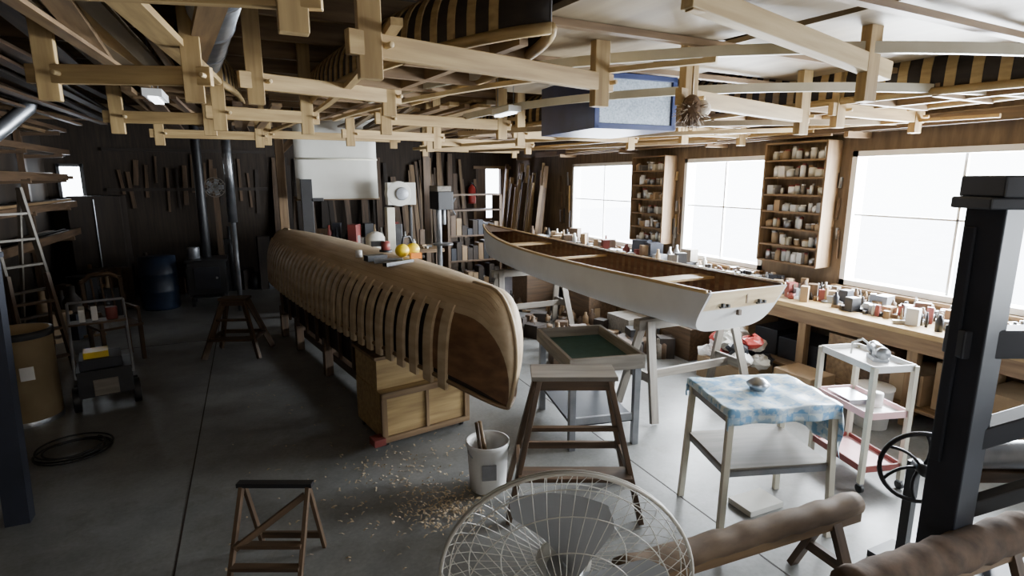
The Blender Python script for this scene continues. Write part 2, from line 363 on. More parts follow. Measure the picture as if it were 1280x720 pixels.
# right canoe
LR=5.35
def wR(s):
    if s<.4:return .47-.05*((.4-s)/.4)**2
    u=(s-.4)/.6;return .47*max(0,1-u**2.4)**.9
RK=.22
def hullR(s,phi,off=0):
    w=wR(s);sh=.37+.16*s**4+.04*(1-s)**3;q=max(0,(s-.92)/.08);k=.02*s+(sh-.02)*(1-math.sqrt(max(0,1-q*q)))
    if q==0:k+=.03*max(0,(.25-s)/.25)**2
    w=max(0,w+off);p=.40 if s<.3 else .40+.40*(s-.3)
    x,z=sec(w,k-off*.8,sh,phi,p,.5 if s<.3 else .5+.25*(s-.3))
    y=s*LR-(RK*(z/.4)*max(0,1-s/.08))
    return (x,y,z)
SR=sorted(set([0]+[round(x,5) for x in lin(.01,.9,50)+[.9+.1*math.sin(math.pi/2*i/22) for i in range(23)]]))
b=B('square_stern_canoe')
b.grid(lambda s,p:hullR(s,p),SR,lin(-1,1,61),'canvas')
SI=[s for s in SR if s<.97]
b.grid(lambda s,p:hullR(s,p,-.014),SI,lin(-1,1,41),'cedar')
for i in range(42):
    s=.03+.9*i/41;b.grid(lambda a,p:hullR(a,p,-.020),[s-.005,s+.005],lin(-1,1,25),'mid',False)
for sg in(-1,1):
    b.tube([Vector(hullR(s,sg))+Vector((sg*.008,0,.006)) for s in SR if s<.985],.016,'pine',6)
    b.tube([Vector(hullR(s,sg))+Vector((-sg*.03,0,.003)) for s in SR if s<.95],.013,'brown',6)
ph=lin(-1,1,61);tv=[hullR(0,p) for p in ph];tb=[Vector(v)+Vector((0,-.03,0)) for v in tv];n=len(tv)
inset=[Vector((v[0]*.95,v[1]-.034,.018+(v[2])*.955)) for v in tv]
b.add(tb,[tuple(range(n))],'white');b.add(tv+tb,[(i,i+1,n+i+1,n+i) for i in range(n-1)]+[(n-1,0,n,2*n-1)],'canvas')
b.add(inset,[tuple(range(n))],'tran',gc=[(v[0]*.1,v[1],v[2]) for v in inset])
def tr(x,z):return (x,-RK*z/.4-.05,z)
for x in(-.2,.2):
    b.box(tr(x,.27),(.10,.02,.012),'black');b.box(tr(x-.03,.29),(.02,.025,.03),'black');b.box(tr(x+.03,.28),(.02,.025,.025),'black')
b.box(tr(.0,.2),(.03,.03,.045),'brown');b.box(tr(0,.33),(.012,.01,.08),'mid')
for s,m in((.12,'pine'),(.45,'pine'),(.7,'pine')):
    w=wR(s)-.03;z=hullR(s,1)[2]-.05;b.box((0,s*LR,z),(2*w,.2 if s!=.45 else .07,.02),m)
b.grid(lambda s,x:(hullR(s,1)[0]*x,s*LR,hullR(s,1)[2]+.006),[s for s in SR if .86<s<.99],[-1,0,1],'brown')
canR=b.done(loc=(3.57,3.42,.93),rz=math.radians(0))
# ------------------------------------------------------------ sawhorses etc
def sawhorse(name,c,L,h,rz,m,spread=.28):
    b=B(name);b.T=Matrix.Translation((c[0],c[1],0))@Matrix.Rotation(rz,4,'Z')
    b.box((0,0,h-.05),(L,.09,.1),m)
    for x in(-1,1):
        xx=x*(L/2-.12);fx=x*(L/2-.03)
        for y in(-1,1):b.beam((fx,y*spread,0.015),(xx,y*.045,h-.02),.085,.035,m)
        b.beam((x*(L/2-.08),-spread*.55,h*.42),(x*(L/2-.08),spread*.55,h*.42),.03,.09,m)
    b.box((0,0,h*.40),(L-.16,.03,.08),m)
    return b.done(bev=.003)
sawhorse('sawhorse',(3.78,4.05),1.25,.93,0,'grayw')
sawhorse('sawhorse',(3.65,7.2),1.2,.93,.0,'grayw')
def stepstool(name,c,h,L,D,rz,m,top='grayw',splay=.12,spread=.3,lw=.07):
    b=B(name);b.T=Matrix.Translation((c[0],c[1],0))@Matrix.Rotation(rz,4,'Z')
    b.box((0,0,h-.015),(L,D,.03),top);b.box((0,D/2-.02,h-.06),(L-.04,.025,.07),m);b.box((0,-D/2+.02,h-.06),(L-.04,.025,.07),m)
    for x in(-1,1):
        for y in(-1,1):b.beam((x*(L/2+splay),y*spread,.005),(x*(L/2-.05),y*(D/2-.04),h-.03),.035,lw,m)
    for k in(.33,.64):
        xx=L/2-.05+(splay+.05)*(1-k);yy=(D/2-.04)+(spread-D/2+.04)*(1-k)
        b.box((0,-yy,h*k),(2*xx,.16 if k<.5 else .04,.028),m)
        if k<.5:
            b.box((0,yy,h*k),(2*xx,.03,.05),m)
            for x in(-1,1):b.box((x*xx,0,h*k),(.025,2*yy,.05),m)
    return b.done(bev=.003)
stepstool('wooden_step_stool',(1.87,3.05),.95,.56,.26,math.radians(-25),'brown','grayw',.15,.27,.075)
stepstool('wooden_step_stool',(-.25,7.75),.74,.34,.2,math.radians(-20),'brown','brown',.16,.26)
b=B('low_step_ladder');b.T=Matrix.Translation((-.04,3.05,0))@Matrix.Rotation(math.radians(-25),4,'Z')
for x in(-1,1):
    b.beam((x*.19,-.14,0.005),(x*.185,.12,.53),.022,.035,'brown');b.beam((x*.185,.30,0.005),(x*.18,.13,.51),.02,.03,'brown')
b.box((0,.12,.525),(.42,.05,.025),'black');b.box((0,.28,.1),(.36,.02,.04),'brown')
b.beam((-.17,-.05,.24),(.17,.1,.47),.02,.035,'brown')
b.box((0,-.03,.25),(.37,.05,.02),'brown');b.box((0,-.08,.15),(.37,.05,.02),'brown');b.done(bev=.002)
b=B('green_top_steam_table');b.T=Matrix.Translation((2.62,4.05,0))@Matrix.Rotation(math.radians(-12),4,'Z')
w,l=.62,.95
b.box((0,0,.70),(w,l,.02),'green')
for x in(-1,1):
    b.box((x*w/2,0,.74),(.03,l+.03,.12),'grayw')
    for y in(-1,1):b.box((x*(w/2-.03),y*(l/2-.04),.35),(.055,.055,.70),'steel')
for y in(-1,1):b.box((0,y*l/2,.74),(w,.03,.12),'grayw')
b.box((0,0,.22),(w-.05,l-.06,.025),'bluegray');b.box((0,-l/2+.04,.25),(w-.1,.03,.06),'steel');b.done(bev=.003)
b=B('white_bucket');b.lathe((1.42,3.46,0),[(0,0),(.125,0),(.13,.01),(.15,.33),(.157,.335),(.157,.365),(.148,.365),(.14,.33),(.12,.02),(0,.02)],'white')
b.tube([(1.42+.16*math.cos(a),3.46-.02-.06*math.sin(a),.33-.10*math.sin(a)) for a in lin(0,math.pi,14)],.004,'steel')
b.box((1.37,3.312,.19),(.10,.012,.11),'steel',rz=-.3)
b.cyl((1.40,3.49,.05),(1.33,3.44,.52),.014,'brown');b.cyl((1.45,3.49,.05),(1.37,3.49,.50),.016,'mid')
b.done()
TT=Matrix.Translation((2.87,2.40,0))@Matrix.Rotation(math.radians(-18),4,'Z')
b=B('utility_table');b.T=TT;w,d,h=.70,.54,.86
b.box((0,0,h-.02),(w,d,.03),'steel');b.box((0,0,.48),(w-.02,d-.02,.025),'grayw')
for x in(-1,1):
    for y in(-1,1):b.beam((x*(w/2+.01),y*(d/2+.01),.0),(x*(w/2-.02),y*(d/2-.02),h-.03),.04,.035,'cream')
for sz in((h-.06),.46):
    b.box((0,-d/2+.02,sz),(w-.06,.02,.05),'steel');b.box((0,d/2-.02,sz),(w-.06,.02,.05),'steel')
    for x in(-1,1):b.box((x*(w/2-.02),0,sz),(.02,d-.06,.05),'steel')
b.box((.1,.1,.02),(.3,.2,.04),'paper',rz=.3)
b.done(bev=.003)
b=B('plastic_tablecloth');b.T=TT
def drape(u,v):
    x=u*(w/2+.30);y=v*(d/2+.10)
    ex=max(0,x-(w/2+.015));ey=max(0,abs(y)-(d/2+.012));exl=max(0,-x-(w/2+.012))
    X=min(max(x,-w/2-.012),w/2+.015);Y=max(min(y,d/2+.012),-d/2-.012)
    dr=min(max(ex,0)+max(ey,0)+min(exl,.035),.34)
    X+=.012*math.sin(y*30)*(ex>0);Y+=.010*math.sin(x*25)*(ey>0)
    wr=.004*math.sin(x*23+y*9)+.004*math.sin(y*31-x*11)
    return (X,Y,h+.012+wr*(dr==0)-dr)
b.grid(drape,lin(-1,1,60),lin(-1,1,50),'cloth');b.done(solid=.002)
b=B('crumpled_foil_cup')
b.lathe((2.87,2.42,.876),[(0,0),(.05,0),(.06,.02),(.075,.035),(.05,.06),(.03,.075),(0,.08)],'gal',9);b.done()
b=B('utility_cart');b.T=Matrix.Translation((4.02,2.47,0))@Matrix.Rotation(math.radians(-16),4,'Z');w,d=.32,.52
for z,m in((.90,'white'),(.56,'white'),(.16,'pink')):
    b.box((0,0,z),(w,d,.015),m)
    for x in(-1,1):b.box((x*w/2,0,z+.015),(.012,d,.05),'dred' if z<.2 else ('pink' if z<.6 else 'white'))
    for y in(-1,1):b.box((0,y*d/2,z+.015),(w,.012,.05),'dred' if z<.2 else ('pink' if z<.6 else 'white'))
for x in(-1,1):
    for y in(-1,1):
        b.box((x*w/2,y*d/2,.50),(.035,.035,.86),'cream');b.cyl((x*w/2-.012,y*d/2,.032),(x*w/2+.012,y*d/2,.032),.032,'black');b.box((x*w/2,y*d/2,.07),(.03,.03,.03),'steel')
b.done(bev=.002)
b=B('bench_grinder');b.T=Matrix.Translation((4.07,2.42,.908))@Matrix.Rotation(.9,4,'Z')
b.box((0,0,.015),(.14,.1,.03),'steel');b.cyl((-.06,0,.08),(.06,0,.08),.035,'gal');b.cyl((-.10,0,.07),(-.07,0,.07),.045,'steel');b.cyl((.07,0,.07),(.10,0,.07),.045,'steel');b.box((0,0,.04),(.06,.06,.05),'steel')
b.tube([(0,.05,.1),(.03,.1,.14),(.1,.14,.09),(.05,.16,.02)],.008,'white');b.done()
b=B('paint_tray');b.box((4.0,2.55,.59),(.18,.24,.04),'gal',rz=-.3);b.cyl((4.05,2.38,.57),(4.05,2.38,.67),.045,'white');b.done()
b=B('white_bucket');b.lathe((4.98,2.95,0),[(0,0),(.13,0),(.15,.35),(.157,.36),(.157,.38),(0,.38)],'white');b.box((4.85,2.88,.2),(.01,.12,.12),'red',rz=.5);b.done()
b=B('rag_pile')
for i in range(18):
    q=(4.75+R.uniform(-.2,.2),4.35+R.uniform(-.3,.3),.24+R.uniform(0,.26))
    pr=[(q[0]+R.uniform(.08,.15)*math.cos(a)*math.sin(e)*R.uniform(.7,1.2),q[1]+R.uniform(.08,.15)*math.sin(a)*math.sin(e),q[2]+.08*math.cos(e)*R.uniform(.7,1.2)) for e in lin(0,math.pi,7) for a in lin(0,2*math.pi*11/12,12)]
    b.add(pr,[(r_*12+k,r_*12+(k+1)%12,(r_+1)*12+(k+1)%12,(r_+1)*12+k) for r_ in range(6) for k in range(12)],['white','paper','red','white','bluegray','paper'][i%6])
b.box((4.75,4.35,.12),(.5,.6,.24),'card')
b.done()
b=B('storage_boxes')
b.box((4.9,3.6,.16),(.36,.42,.32),'card');b.box((4.95,5.3,.2),(.4,.5,.4),'brown');b.box((4.75,6.2,.17),(.5,.5,.34),'grayw');b.box((4.8,7.3,.25),(.5,.6,.5),'brown');b.box((4.5,8.7,.3),(.6,.6,.6),'brown')
b.box((4.2,5.6,.1),(.6,.4,.2),'brown',rz=.4);b.box((3.4,5.6,.12),(.5,.3,.24),'brown',rz=-.3)
b.done(bev=.006)
clutter('floor_offcuts_pile',3.3,4.9,5.0,9.4,0,130,.30,['brown','mid','grayw','card','black','dark','brown','brown'],.08,.24)
def pad(name,p,q,r,h,legs,m):
    b=B(name);p=Vector(p);q=Vector(q);N=24
    b.tube([p.lerp(q,i/N)+Vector((0,0,.005*math.sin(i*1.7))) for i in range(N+1)],[r*(1+.05*math.sin(i*2.3)) for i in range(N+1)],m,16)
    b.beam(p+Vector((0,0,-r)),q+Vector((0,0,-r)),.09,.05,'mid')
    d=(q-p).normalized();nrm=Vector((-d.y,d.x,0))
    for t in legs:
        c=p.lerp(q,t)
        for sg in(-1,1):b.beam(c+nrm*.03*sg+Vector((0,0,-r)),Vector((c.x,c.y,0.005))+nrm*.2*sg,.06,.035,'brown')
        b.beam(Vector((c.x,c.y,h*.4))+nrm*.13,Vector((c.x,c.y,h*.4))-nrm*.13,.03,.06,'brown')
    return b.done()
pad('carpet_padded_sawhorse',(1.38,1.82,.46),(2.88,1.73,.46),.062,.46,(.12,.88),'padb')
pad('carpet_padded_sawhorse',(2.12,1.26,.53),(3.3,1.17,.53),.085,.53,(.12,.9),'fur')
b=B('press_frame');px,py=2.925,1.325
ax=Vector((.906,-.423,0))
def pp(t,z,f=0):v=Vector((px,py,0))+ax*t+Vector((.423,.906,0))*f;return (v.x,v.y,z)
b.beam(pp(0,0),pp(0,2.12),.17,.15,'bluegray')
b.beam(pp(-.1,.9),pp(-.1,2.0),.02,.05,'bluegray');b.beam(pp(-.08,2.17),pp(1.1,2.17),.24,.09,'bluegray');b.beam(pp(-.12,2.10),pp(.16,2.10),.22,.05,'bluegray')
b.beam(pp(1.0,0),pp(1.0,2.12),.17,.15,'bluegray')
b.beam(pp(-.1,1.48,.0),pp(1.1,1.48,.0),.12,.13,'bluegray');b.beam(pp(0,1.0,.0),pp(.9,1.3,.0),.10,.10,'bluegray')
b.beam(pp(-.1,.25),pp(1.1,.25),.2,.12,'bluegray');b.beam(pp(0,.62),pp(.5,.8),.06,.08,'black')
b.cyl(pp(.1,.85,.15),pp(1.0,.85,.15),.07,'steel');b.beam(pp(.1,.75,.15),pp(1.0,.75,.15),.1,.06,'brown')
b.done(bev=.008)
b=B('spoked_hand_wheel');c=Vector((3.24,1.62,.64));r=.20
u=Vector((.70,-.62,0)).normalized();vv=Vector((0,0,1))
b.tube([c+(u*math.cos(a)+vv*math.sin(a))*r for a in [2*math.pi*k/40 for k in range(40)]],.013,'black',8,closed=True)
for k in range(6):
    a=math.pi/3*k;pts=[c+(u*math.cos(a+.5*t)+vv*math.sin(a+.5*t))*(.03+(r-.03)*t) for t in lin(0,1,6)];b.tube(pts,.009,'black',6)
b.cyl(c-Vector((.03,.04,0)),c+Vector((.03,.04,0)),.03,'black');b.beam((c.x+.05,c.y+.06,0.005),(c.x+.05,c.y+.06,.64),.05,.05,'black');b.box((c.x+.05,c.y+.06,.02),(.24,.24,.04),'black');b.done()
# ------------------------------------------------------------ pedestal fan
b=B('pedestal_fan');fc=Vector((.625,1.03,1.24));ax_=Vector((.423,.906,.10)).normalized()
xx=Vector((.906,-.423,0));yy=xx.cross(ax_).normalized()
F=Matrix((( xx.x,yy.x,ax_.x,fc.x),(xx.y,yy.y,ax_.y,fc.y),(xx.z,yy.z,ax_.z,fc.z),(0,0,0,1)));b.T=F
rr=.305
def ring(r,z,t):b.tube([(r*math.cos(a),r*math.sin(a),z) for a in [2*math.pi*k/56 for k in range(56)]],t,'fanw',6,closed=True)
ring(rr,0,.005);ring(rr,.012,.003)
for sgn,dep,nw in((-1,.085,54),(1,.07,54)):
    prof=[(.07,sgn*dep),(.16,sgn*dep*.97),(.24,sgn*dep*.75),(.285,sgn*dep*.35),(rr,0)]
    for k in range(nw):
        a=2*math.pi*k/nw
        b.tube([(r_*math.cos(a+(.25*(rr-r_)/rr)),r_*math.sin(a+(.25*(rr-r_)/rr)),z_) for r_,z_ in prof],.0010,'fanw',4,cap=False)
    for r_,z_ in prof[:-1]:ring(r_,z_,.0014)
b.cyl((0,0,.06),(0,0,.078),.07,'fanw');b.cyl((0,0,-.085),(0,0,-.16),.06,'grayw',r2=.045);b.cyl((0,0,-.16),(0,0,-.18),.045,'grayw',r2=.03)
b.cyl((0,0,-.08),(0,0,.05),.045,'blade')
for k in range(3):
    a0=2*math.pi*k/3+math.radians(88)
    def bl(u,v):
        r=.04+.215*u;a=a0+(v-.5)*(.80+.45*math.sin(min(1,u*1.05)*math.pi*.62))*(1-.25*max(0,u-.75)/.25)+.15*u
        return (r*math.cos(a),r*math.sin(a),.03*(v-.5)*(1.3-u*.4)*2+.008*math.sin(u*3))
    b.grid(bl,lin(0,1,18),lin(0,1,12),'blade')
b.T=Matrix()
hb=fc-ax_*.13;b.box(tuple(hb+Vector((0,0,-.08))),(.06,.06,.1),'black');b.cyl((hb.x,hb.y,.03),(hb.x,hb.y,hb.z-.1),.018,'steel');b.cyl((hb.x,hb.y,.03),(hb.x,hb.y,.7),.026,'black')
b.lathe((hb.x,hb.y,0),[(0,0),(.22,0),(.22,.02),(.05,.045),(0,.045)],'black');b.done()
# ------------------------------------------------------------ left side stuff
b=B('steel_post');b.beam((-1.52,4.36,0),(-1.46,4.33,1.74),.13,.10,'bluegray');b.box((-1.46,4.33,1.75),(.16,.13,.03),'bluegray');b.done()
b=B('cardboard_drum');b.lathe((-2.0,6.35,0),[(0,0),(.25,0),(.25,.80),(.262,.80),(.262,.86),(.24,.86),(.235,.78),(0,.78)],'drum');b.lathe((-2.0,6.35,.80),[(.264,0),(.266,.03),(.264,.06),(.24,.062)],'black');b.lathe((-2.0,6.35,0),[(.252,.0),(.254,.04),(.25,.045)],'gal');b.box((-1.9,6.11,.5),(.1,.01,.12),'white',rz=.3);b.done()
b=B('portable_air_compressor');b.T=Matrix.Translation((-1.42,6.5,0))@Matrix.Rotation(.2,4,'Z')
b.box((0,0,.28),(.44,.42,.26),'black');b.box((0,-.215,.24),(.2,.01,.16),'grayw');b.box((-.02,0,.46),(.34,.34,.10),'bluegray');b.box((-.05,-.02,.53),(.2,.2,.08),'yellow')
for x in(-.24,.24):
    b.cyl((x-.03,-.1,.12),(x+.03,-.1,.12),.12,'black');b.cyl((x-.025,.2,.09),(x+.025,.2,.09),.09,'black')
    b.tube([(x*.95,-.22,.35),(x*.95,-.05,.62),(x*.95,.25,1.0)],.014,'steel')
b.cyl((-.228,.25,1.0),(.228,.25,1.0),.014,'steel');b.box((0,.12,.82),(.46,.2,.02),'brown')
b.cyl((.12,.12,.83),(.12,.12,.95),.05,'dred');b.box((-.12,.12,.9),(.05,.1,.14),'white',rx=.2);b.box((-.02,.12,.9),(.05,.1,.14),'white',rx=-.2);b.done(bev=.006)
b=B('extension_cord')
b.tube([(-1.45+.24*(1+.15*math.sin(t*.7))*math.cos(t),5.35+.22*(1+.2*math.cos(t*.6))*math.sin(t),.012+.0015*i*.3) for i,t in enumerate(lin(0,26,130))],.008,'black',6);b.done()
def ladder(name,p,h,w,lean,m,rz):
    b=B(name);b.T=Matrix.Translation((p[0],p[1],0))@Matrix.Rotation(rz,4,'Z')
    for x in(-1,1):b.beam((x*w/2,0,0.01),(x*w*.4,lean,h),.03,.08,m)
    for k in range(1,int(h/.3)):
        t=k*.3/h;b.beam((-w/2+w*.1*t,lean*t,h*t),(w/2-w*.1*t,lean*t,h*t),.07,.025,m)
    for x in(-1,1):b.beam((x*w/2,lean*2.2,0.01),(x*w*.4,lean,h),.02,.05,m)
    return b.done()
ladder('step_ladder',(-2.3,8.2),2.1,.5,.35,'grayw',.9)
ladder('step_ladder',(-2.05,7.3),1.2,.42,.25,'brown',.6)
b=B('wooden_chair');b.T=Matrix.Translation((-1.6,8.1,0))@Matrix.Rotation(.5,4,'Z')
for x in(-.2,.2):
    b.beam((x,-.2,0),(x,-.2,.45),.04,.04,'brown');b.beam((x,.2,0),(x,.28,1.0),.04,.04,'brown');b.beam((x,-.2,.65),(x,.24,.65),.04,.03,'brown');b.beam((x,-.2,.45),(x,-.2,.65),.03,.03,'brown')
b.box((0,0,.45),(.46,.46,.03),'brown');b.tube([(-.22,.28,.95),(-.1,.31,1.04),(.1,.31,1.04),(.22,.28,.95)],.03,'brown')
for x in(-.1,0,.1):b.beam((x,.22,.46),(x,.29,1.0),.02,.02,'brown')
b.done()
b=B('lumber_rack')
for y in(6.5,8.2,9.9,11.6):
    b.box((XL+.08,y,1.7),(.09,.09,3.4),'brown')
    for z in(1.2,1.7,2.15,2.55,2.9):b.beam((XL+.05,y,z),(XL+.62,y,z+.03),.05,.06,'brown')
for z in(1.2,1.7,2.15,2.55,2.9):
    for i in range(7):
        y0=R.uniform(5.6,7.6);b.box((XL+.14+i*.07,(y0+12.2)/2,z+.05+R.uniform(0,.05)+.02),(.05,12.2-y0,.05+R.uniform(0,.07)),R.choice(['brown','mid','brown','dark','brown']))
b.done()
clutter('shop_clutter',-2.7,-2.1,9.4,12.0,0,60,.75,['black','brown','dark','card','bluegray','dark'],.15,.35)
b=B('wood_stove');b.T=Matrix.Translation((-.75,11.3,0))
b.box((0,0,.48),(.6,.6,.60),'black');b.box((0,0,.80),(.66,.66,.04),'black');b.box((0,-.31,.5),(.4,.03,.38),'bluegray');b.cyl((.15,-.35,.5),(.15,-.31,.5),.02,'gal')
for x in(-.25,.25):
    for y in(-.25,.25):b.box((x,y,.09),(.05,.05,.18),'black')
b.box((0,-.4,.2),(.5,.2,.02),'black')
b.cyl((0,.1,.82),(0,.1,3.4),.075,'black')
b.cyl((-.2,0,.82),(-.2,0,1.02),.1,'steel');b.done(bev=.006)
b=B('stove_pipe');b.cyl((-.25,10.4,1.5),(-.25,10.4,3.4),.07,'gal');b.cyl((-.25,10.4,0),(-.25,10.4,1.5),.04,'steel');b.done()
b=B('blue_barrel');b.lathe((-1.5,11.2,0),[(0,0),(.27,0),(.29,.05),(.29,.3),(.30,.32),(.29,.34),(.29,.6),(.30,.62),(.29,.64),(.28,.9),(.1,.92),(0,.92)],'bluebar');b.done()
b=B('storage_cabinet');b.box((-2.5,12.6,.95),(.8,.55,1.9),'dark');b.box((-2.5,12.31,.95),(.02,.02,1.8),'gal');b.done(bev=.01)
b=B('exhaust_fan');c=(-.55,12.2,2.05)
b.cyl((c[0],c[1],c[2]),(c[0],c[1]+.1,c[2]),.03,'grayw')
for r in(.06,.12,.18):b.tube([(c[0]+r*math.cos(t),c[1]-.04,c[2]+r*math.sin(t)) for t in lin(0,6.28,30)[:-1]],.008,'grayw',6,closed=True)
for k in range(5):
    a=k*1.2566;b.box((c[0]+.09*math.cos(a),c[1],c[2]+.09*math.sin(a)),(.13,.01,.08),'steel',ry=-a)
for k in range(12):
    a=k*.5236;b.tube([(c[0]+.03*math.cos(a),c[1]-.05,c[2]+.03*math.sin(a)),(c[0]+.18*math.cos(a),c[1]-.04,c[2]+.18*math.sin(a))],.004,'grayw',4)
b.box((c[0],c[1]+.12,1.2),(.1,.1,2.4),'brown');b.done()
clutter('dark_corner_machinery',-1.9,.3,12.35,12.6,0,34,1.3,['black','dark','brown','bluegray','steel','dark'],.15,.3)
b=B('leaning_boards')
for i in range(18):
    x=R.uniform(.4,3.0);b.beam((x,12.6,0.01),(x+R.uniform(-.1,.1),12.94,R.uniform(1.6,3)),R.uniform(.06,.16),.025,R.choice(['brown','dark','brown','dark']))
b.done()
b=B('wall_hung_patterns')
for i in range(16):
    x=-2.2+i*.16+R.uniform(-.03,.03);z=R.uniform(2.2,2.7);L=R.uniform(.4,.9);b.beam((x,YE-.03,z),(x+R.uniform(-.05,.05),YE-.03,z-L),R.uniform(.03,.09),.02,R.choice(['brown','dark','brown']))
for z in(2.0,2.75):b.box((-1.0,YE-.03,z),(2.8,.04,.06),'dark')
b.done()
b=B('support_post');b.box((.50,9.6,1.7),(.13,.13,3.4),'mid');b.beam((.50,9.6,2.6),(1.2,9.6,3.3),.08,.1,'mid');b.done(bev=.006)
b=B('support_post');b.box((3.3,11.2,1.7),(.14,.14,3.4),'brown');b.done(bev=.006)
b=B('canvas_roll_sheet');b.cyl((.62,9.2,3.12),(2.0,9.2,3.12),.06,'paper')
b.grid(lambda u,v:(.68+u*1.22,9.15+.03*math.sin(v*4),3.12-v*1.22),lin(0,1,10),lin(0,1,14),'paper')
b.cyl((.66,9.16,1.90),(1.92,9.16,1.90),.018,'mid');b.cyl((.68,9.13,2.5),(1.9,9.13,2.5),.01,'cream')
for x in (.7,1.9):b.cyl((x,9.2,3.12),(x,9.2,3.4),.01,'black')
b.done(solid=.003)
b=B('tall_clamp_rack');b.box((.80,8.95,1.1),(.16,.12,2.2),'black');b.box((.8,8.95,.02),(.4,.3,.04),'black')
b.box((.95,8.9,1.9),(.16,.05,.05),'black');b.done(bev=.005)
b=B('bandsaw');b.T=Matrix.Translation((2.15,8.7,0))
b.box((0,0,.45),(.5,.45,.9),'grayw');b.box((0,-.05,1.02),(.55,.5,.05),'steel');b.box((-.18,.0,1.4),(.12,.18,.75),'cream')
b.T=b.T@Matrix.Translation((0,0,1.98))
b.box((0,0,0),(.44,.17,.34),'paper');b.cyl((-.04,-.09,.0),(-.04,.09,.0),.19,'paper',n=32);b.cyl((0,-.1,0),(0,-.12,0),.1,'steel')
b.box((.14,-.02,-.5),(.04,.08,.6),'black');b.done(bev=.04)
b=B('drill_press');b.T=Matrix.Translation((2.95,9.2,0))
b.box((0,0,.05),(.4,.5,.1),'black');b.cyl((0,.1,.1),(0,.1,2.0),.045,'steel');b.box((0,-.05,1.85),(.26,.5,.3),'black');b.box((0,.0,2.04),(.24,.46,.1),'grayw');b.cyl((0,-.18,1.45),(0,-.18,1.7),.03,'steel')
b.cyl((0,-.1,1.1),(0,-.1,1.13),.17,'steel')
for k in range(3):
    a=k*2.09;b.cyl((.14,-.12,1.75),(.2,-.12+.16*math.cos(a),1.75+.16*math.sin(a)),.01,'steel')
b.done(bev=.01)
b=B('rear_workbench');b.box((2.0,10.2,.92),(2.4,.8,.06),'mid')
for x in(.9,3.1):
    for y in(9.9,10.5):b.box((x,y,.45),(.09,.09,.9),'brown')
b.box((2,10.2,.3),(2.2,.7,.04),'brown');b.done()
clutter('rear_bench_clutter',1.1,2.9,10.0,10.4,.95,80,.5,pal,.06,.2)
b=B('tool_shelving');
for x in(3.5,4.6):b.box((x,10.6,.95),(.05,.4,1.9),'brown')
for z in(.1,.6,1.1,1.6,1.9):b.box((4.05,10.6,z),(1.1,.4,.03),'brown')
for z in(.115,.615,1.115):
    for i in range(9):
        m=R.choice(['black','brown','dark','dark','card','mid','bluegray']);h=R.uniform(.12,.4);b.box((3.6+i*.115,10.55,z+h/2),(.1,.25,h),m)
b.done()
b=B('white_dust_collector');b.cyl((1.65,8.3,1.05),(1.65,8.3,1.36),.14,'paper');b.cyl((1.65,8.3,0),(1.65,8.3,1.05),.13,'grayw');b.lathe((1.65,8.3,1.36),[(.14,0),(.11,.05),(.05,.08),(0,.08)],'paper');b.done()
# ------------------------------------------------------------ overhead
def rack(p,q,z,m='pine',h=.10,hang=(1,1)):
    b=B('canoe_rack');p=Vector((*p,z));q=Vector((*q,z));d=(q-p).normalized()
    b.beam(p-d*.10,q+d*.10,.045,h,m)
    for c,o in((p,hang[0]),(q,hang[1])):
        if o:
            b.beam(c+Vector((0,0,-.14)),Vector((c.x,c.y,ZC)),.10,.06,m)
            nn=Vector((-d.y,d.x,0));b.cyl(c+nn*.07+d*.07,c-nn*.07+d*.07,.014,'pineL',n=8)
    return b.done(bev=.004)
rack((.52,2.55),(1.93,2.92),2.76)
rack((-.95,2.50),(.19,2.18),2.83,h=.12)
rack((-.93,3.97),(-.22,3.72),2.76)
rack((-.95,5.9),(-.25,5.8),2.72)
rack((-.15,5.2),(.52,5.3),2.72)
rack((.10,4.0),(1.0,4.3),2.80)
rack((1.15,6.95),(2.25,7.1),2.72)
rack((1.2,5.3),(2.4,5.4),2.74)
rack((2.45,2.75),(3.95,3.15),2.68)
rack((4.3,3.1),(5.4,3.15),2.74)
rack((2.4,7.9),(4.0,8.0),2.72)
rack((2.95,6.1),(4.6,6.2),2.72)
rack((.3,8.3),(2.0,8.4),2.78)
rack((-.9,8.1),(.2,8.1),2.74)
rack((3.0,10.2),(4.8,10.2),2.75)
rack((4.6,5.2),(5.5,5.2),2.74)
b=B('diagonal_timber')
b.beam((1.75,2.0,2.96),(3.35,2.15,2.80),.07,.10,'pineL');b.beam((3.15,2.12,2.62),(3.15,2.12,3.4),.10,.06,'pine');b.beam((1.80,2.0,2.9),(1.80,2.0,3.4),.08,.05,'pine');b.done(bev=.004)
def boards(name,x0,x1,y0,y1,z,n,ms,zr=.12):
    b=B(name)
    for i in range(n):
        x=R.uniform(x0,x1);a=R.uniform(-.15,.15);L=(y1-y0)*R.uniform(.6,1);c=(y0+y1)/2+R.uniform(-.2,.2)
        zz=z+R.uniform(0,zr)
        b.beam((x-a,c-L/2,zz),(x+a,c+L/2,zz),R.uniform(.04,.15),R.uniform(.02,.04),R.choice(ms))
    return b.done()
boards('overhead_lumber',-.85,.1,2.0,5.5,2.90,10,['pine','mid','plyd','mid'])
boards('overhead_lumber',-.85,.3,5.4,10,2.84,14,['mid','mid','brown','brown'])
boards('overhead_lumber',1.3,2.2,5,9,2.84,14,['pine','mid','ply','brown'])
boards('overhead_lumber',4.4,5.4,2.6,8,2.84,12,['pine','mid','ply','mid'])
boards('overhead_lumber',3,4.4,6,10.5,2.84,12,['pine','mid','ply','brown'])
boards('overhead_lumber',-2.3,-1.2,3,11,3.0,18,['brown','brown','dark','brown'],.15)
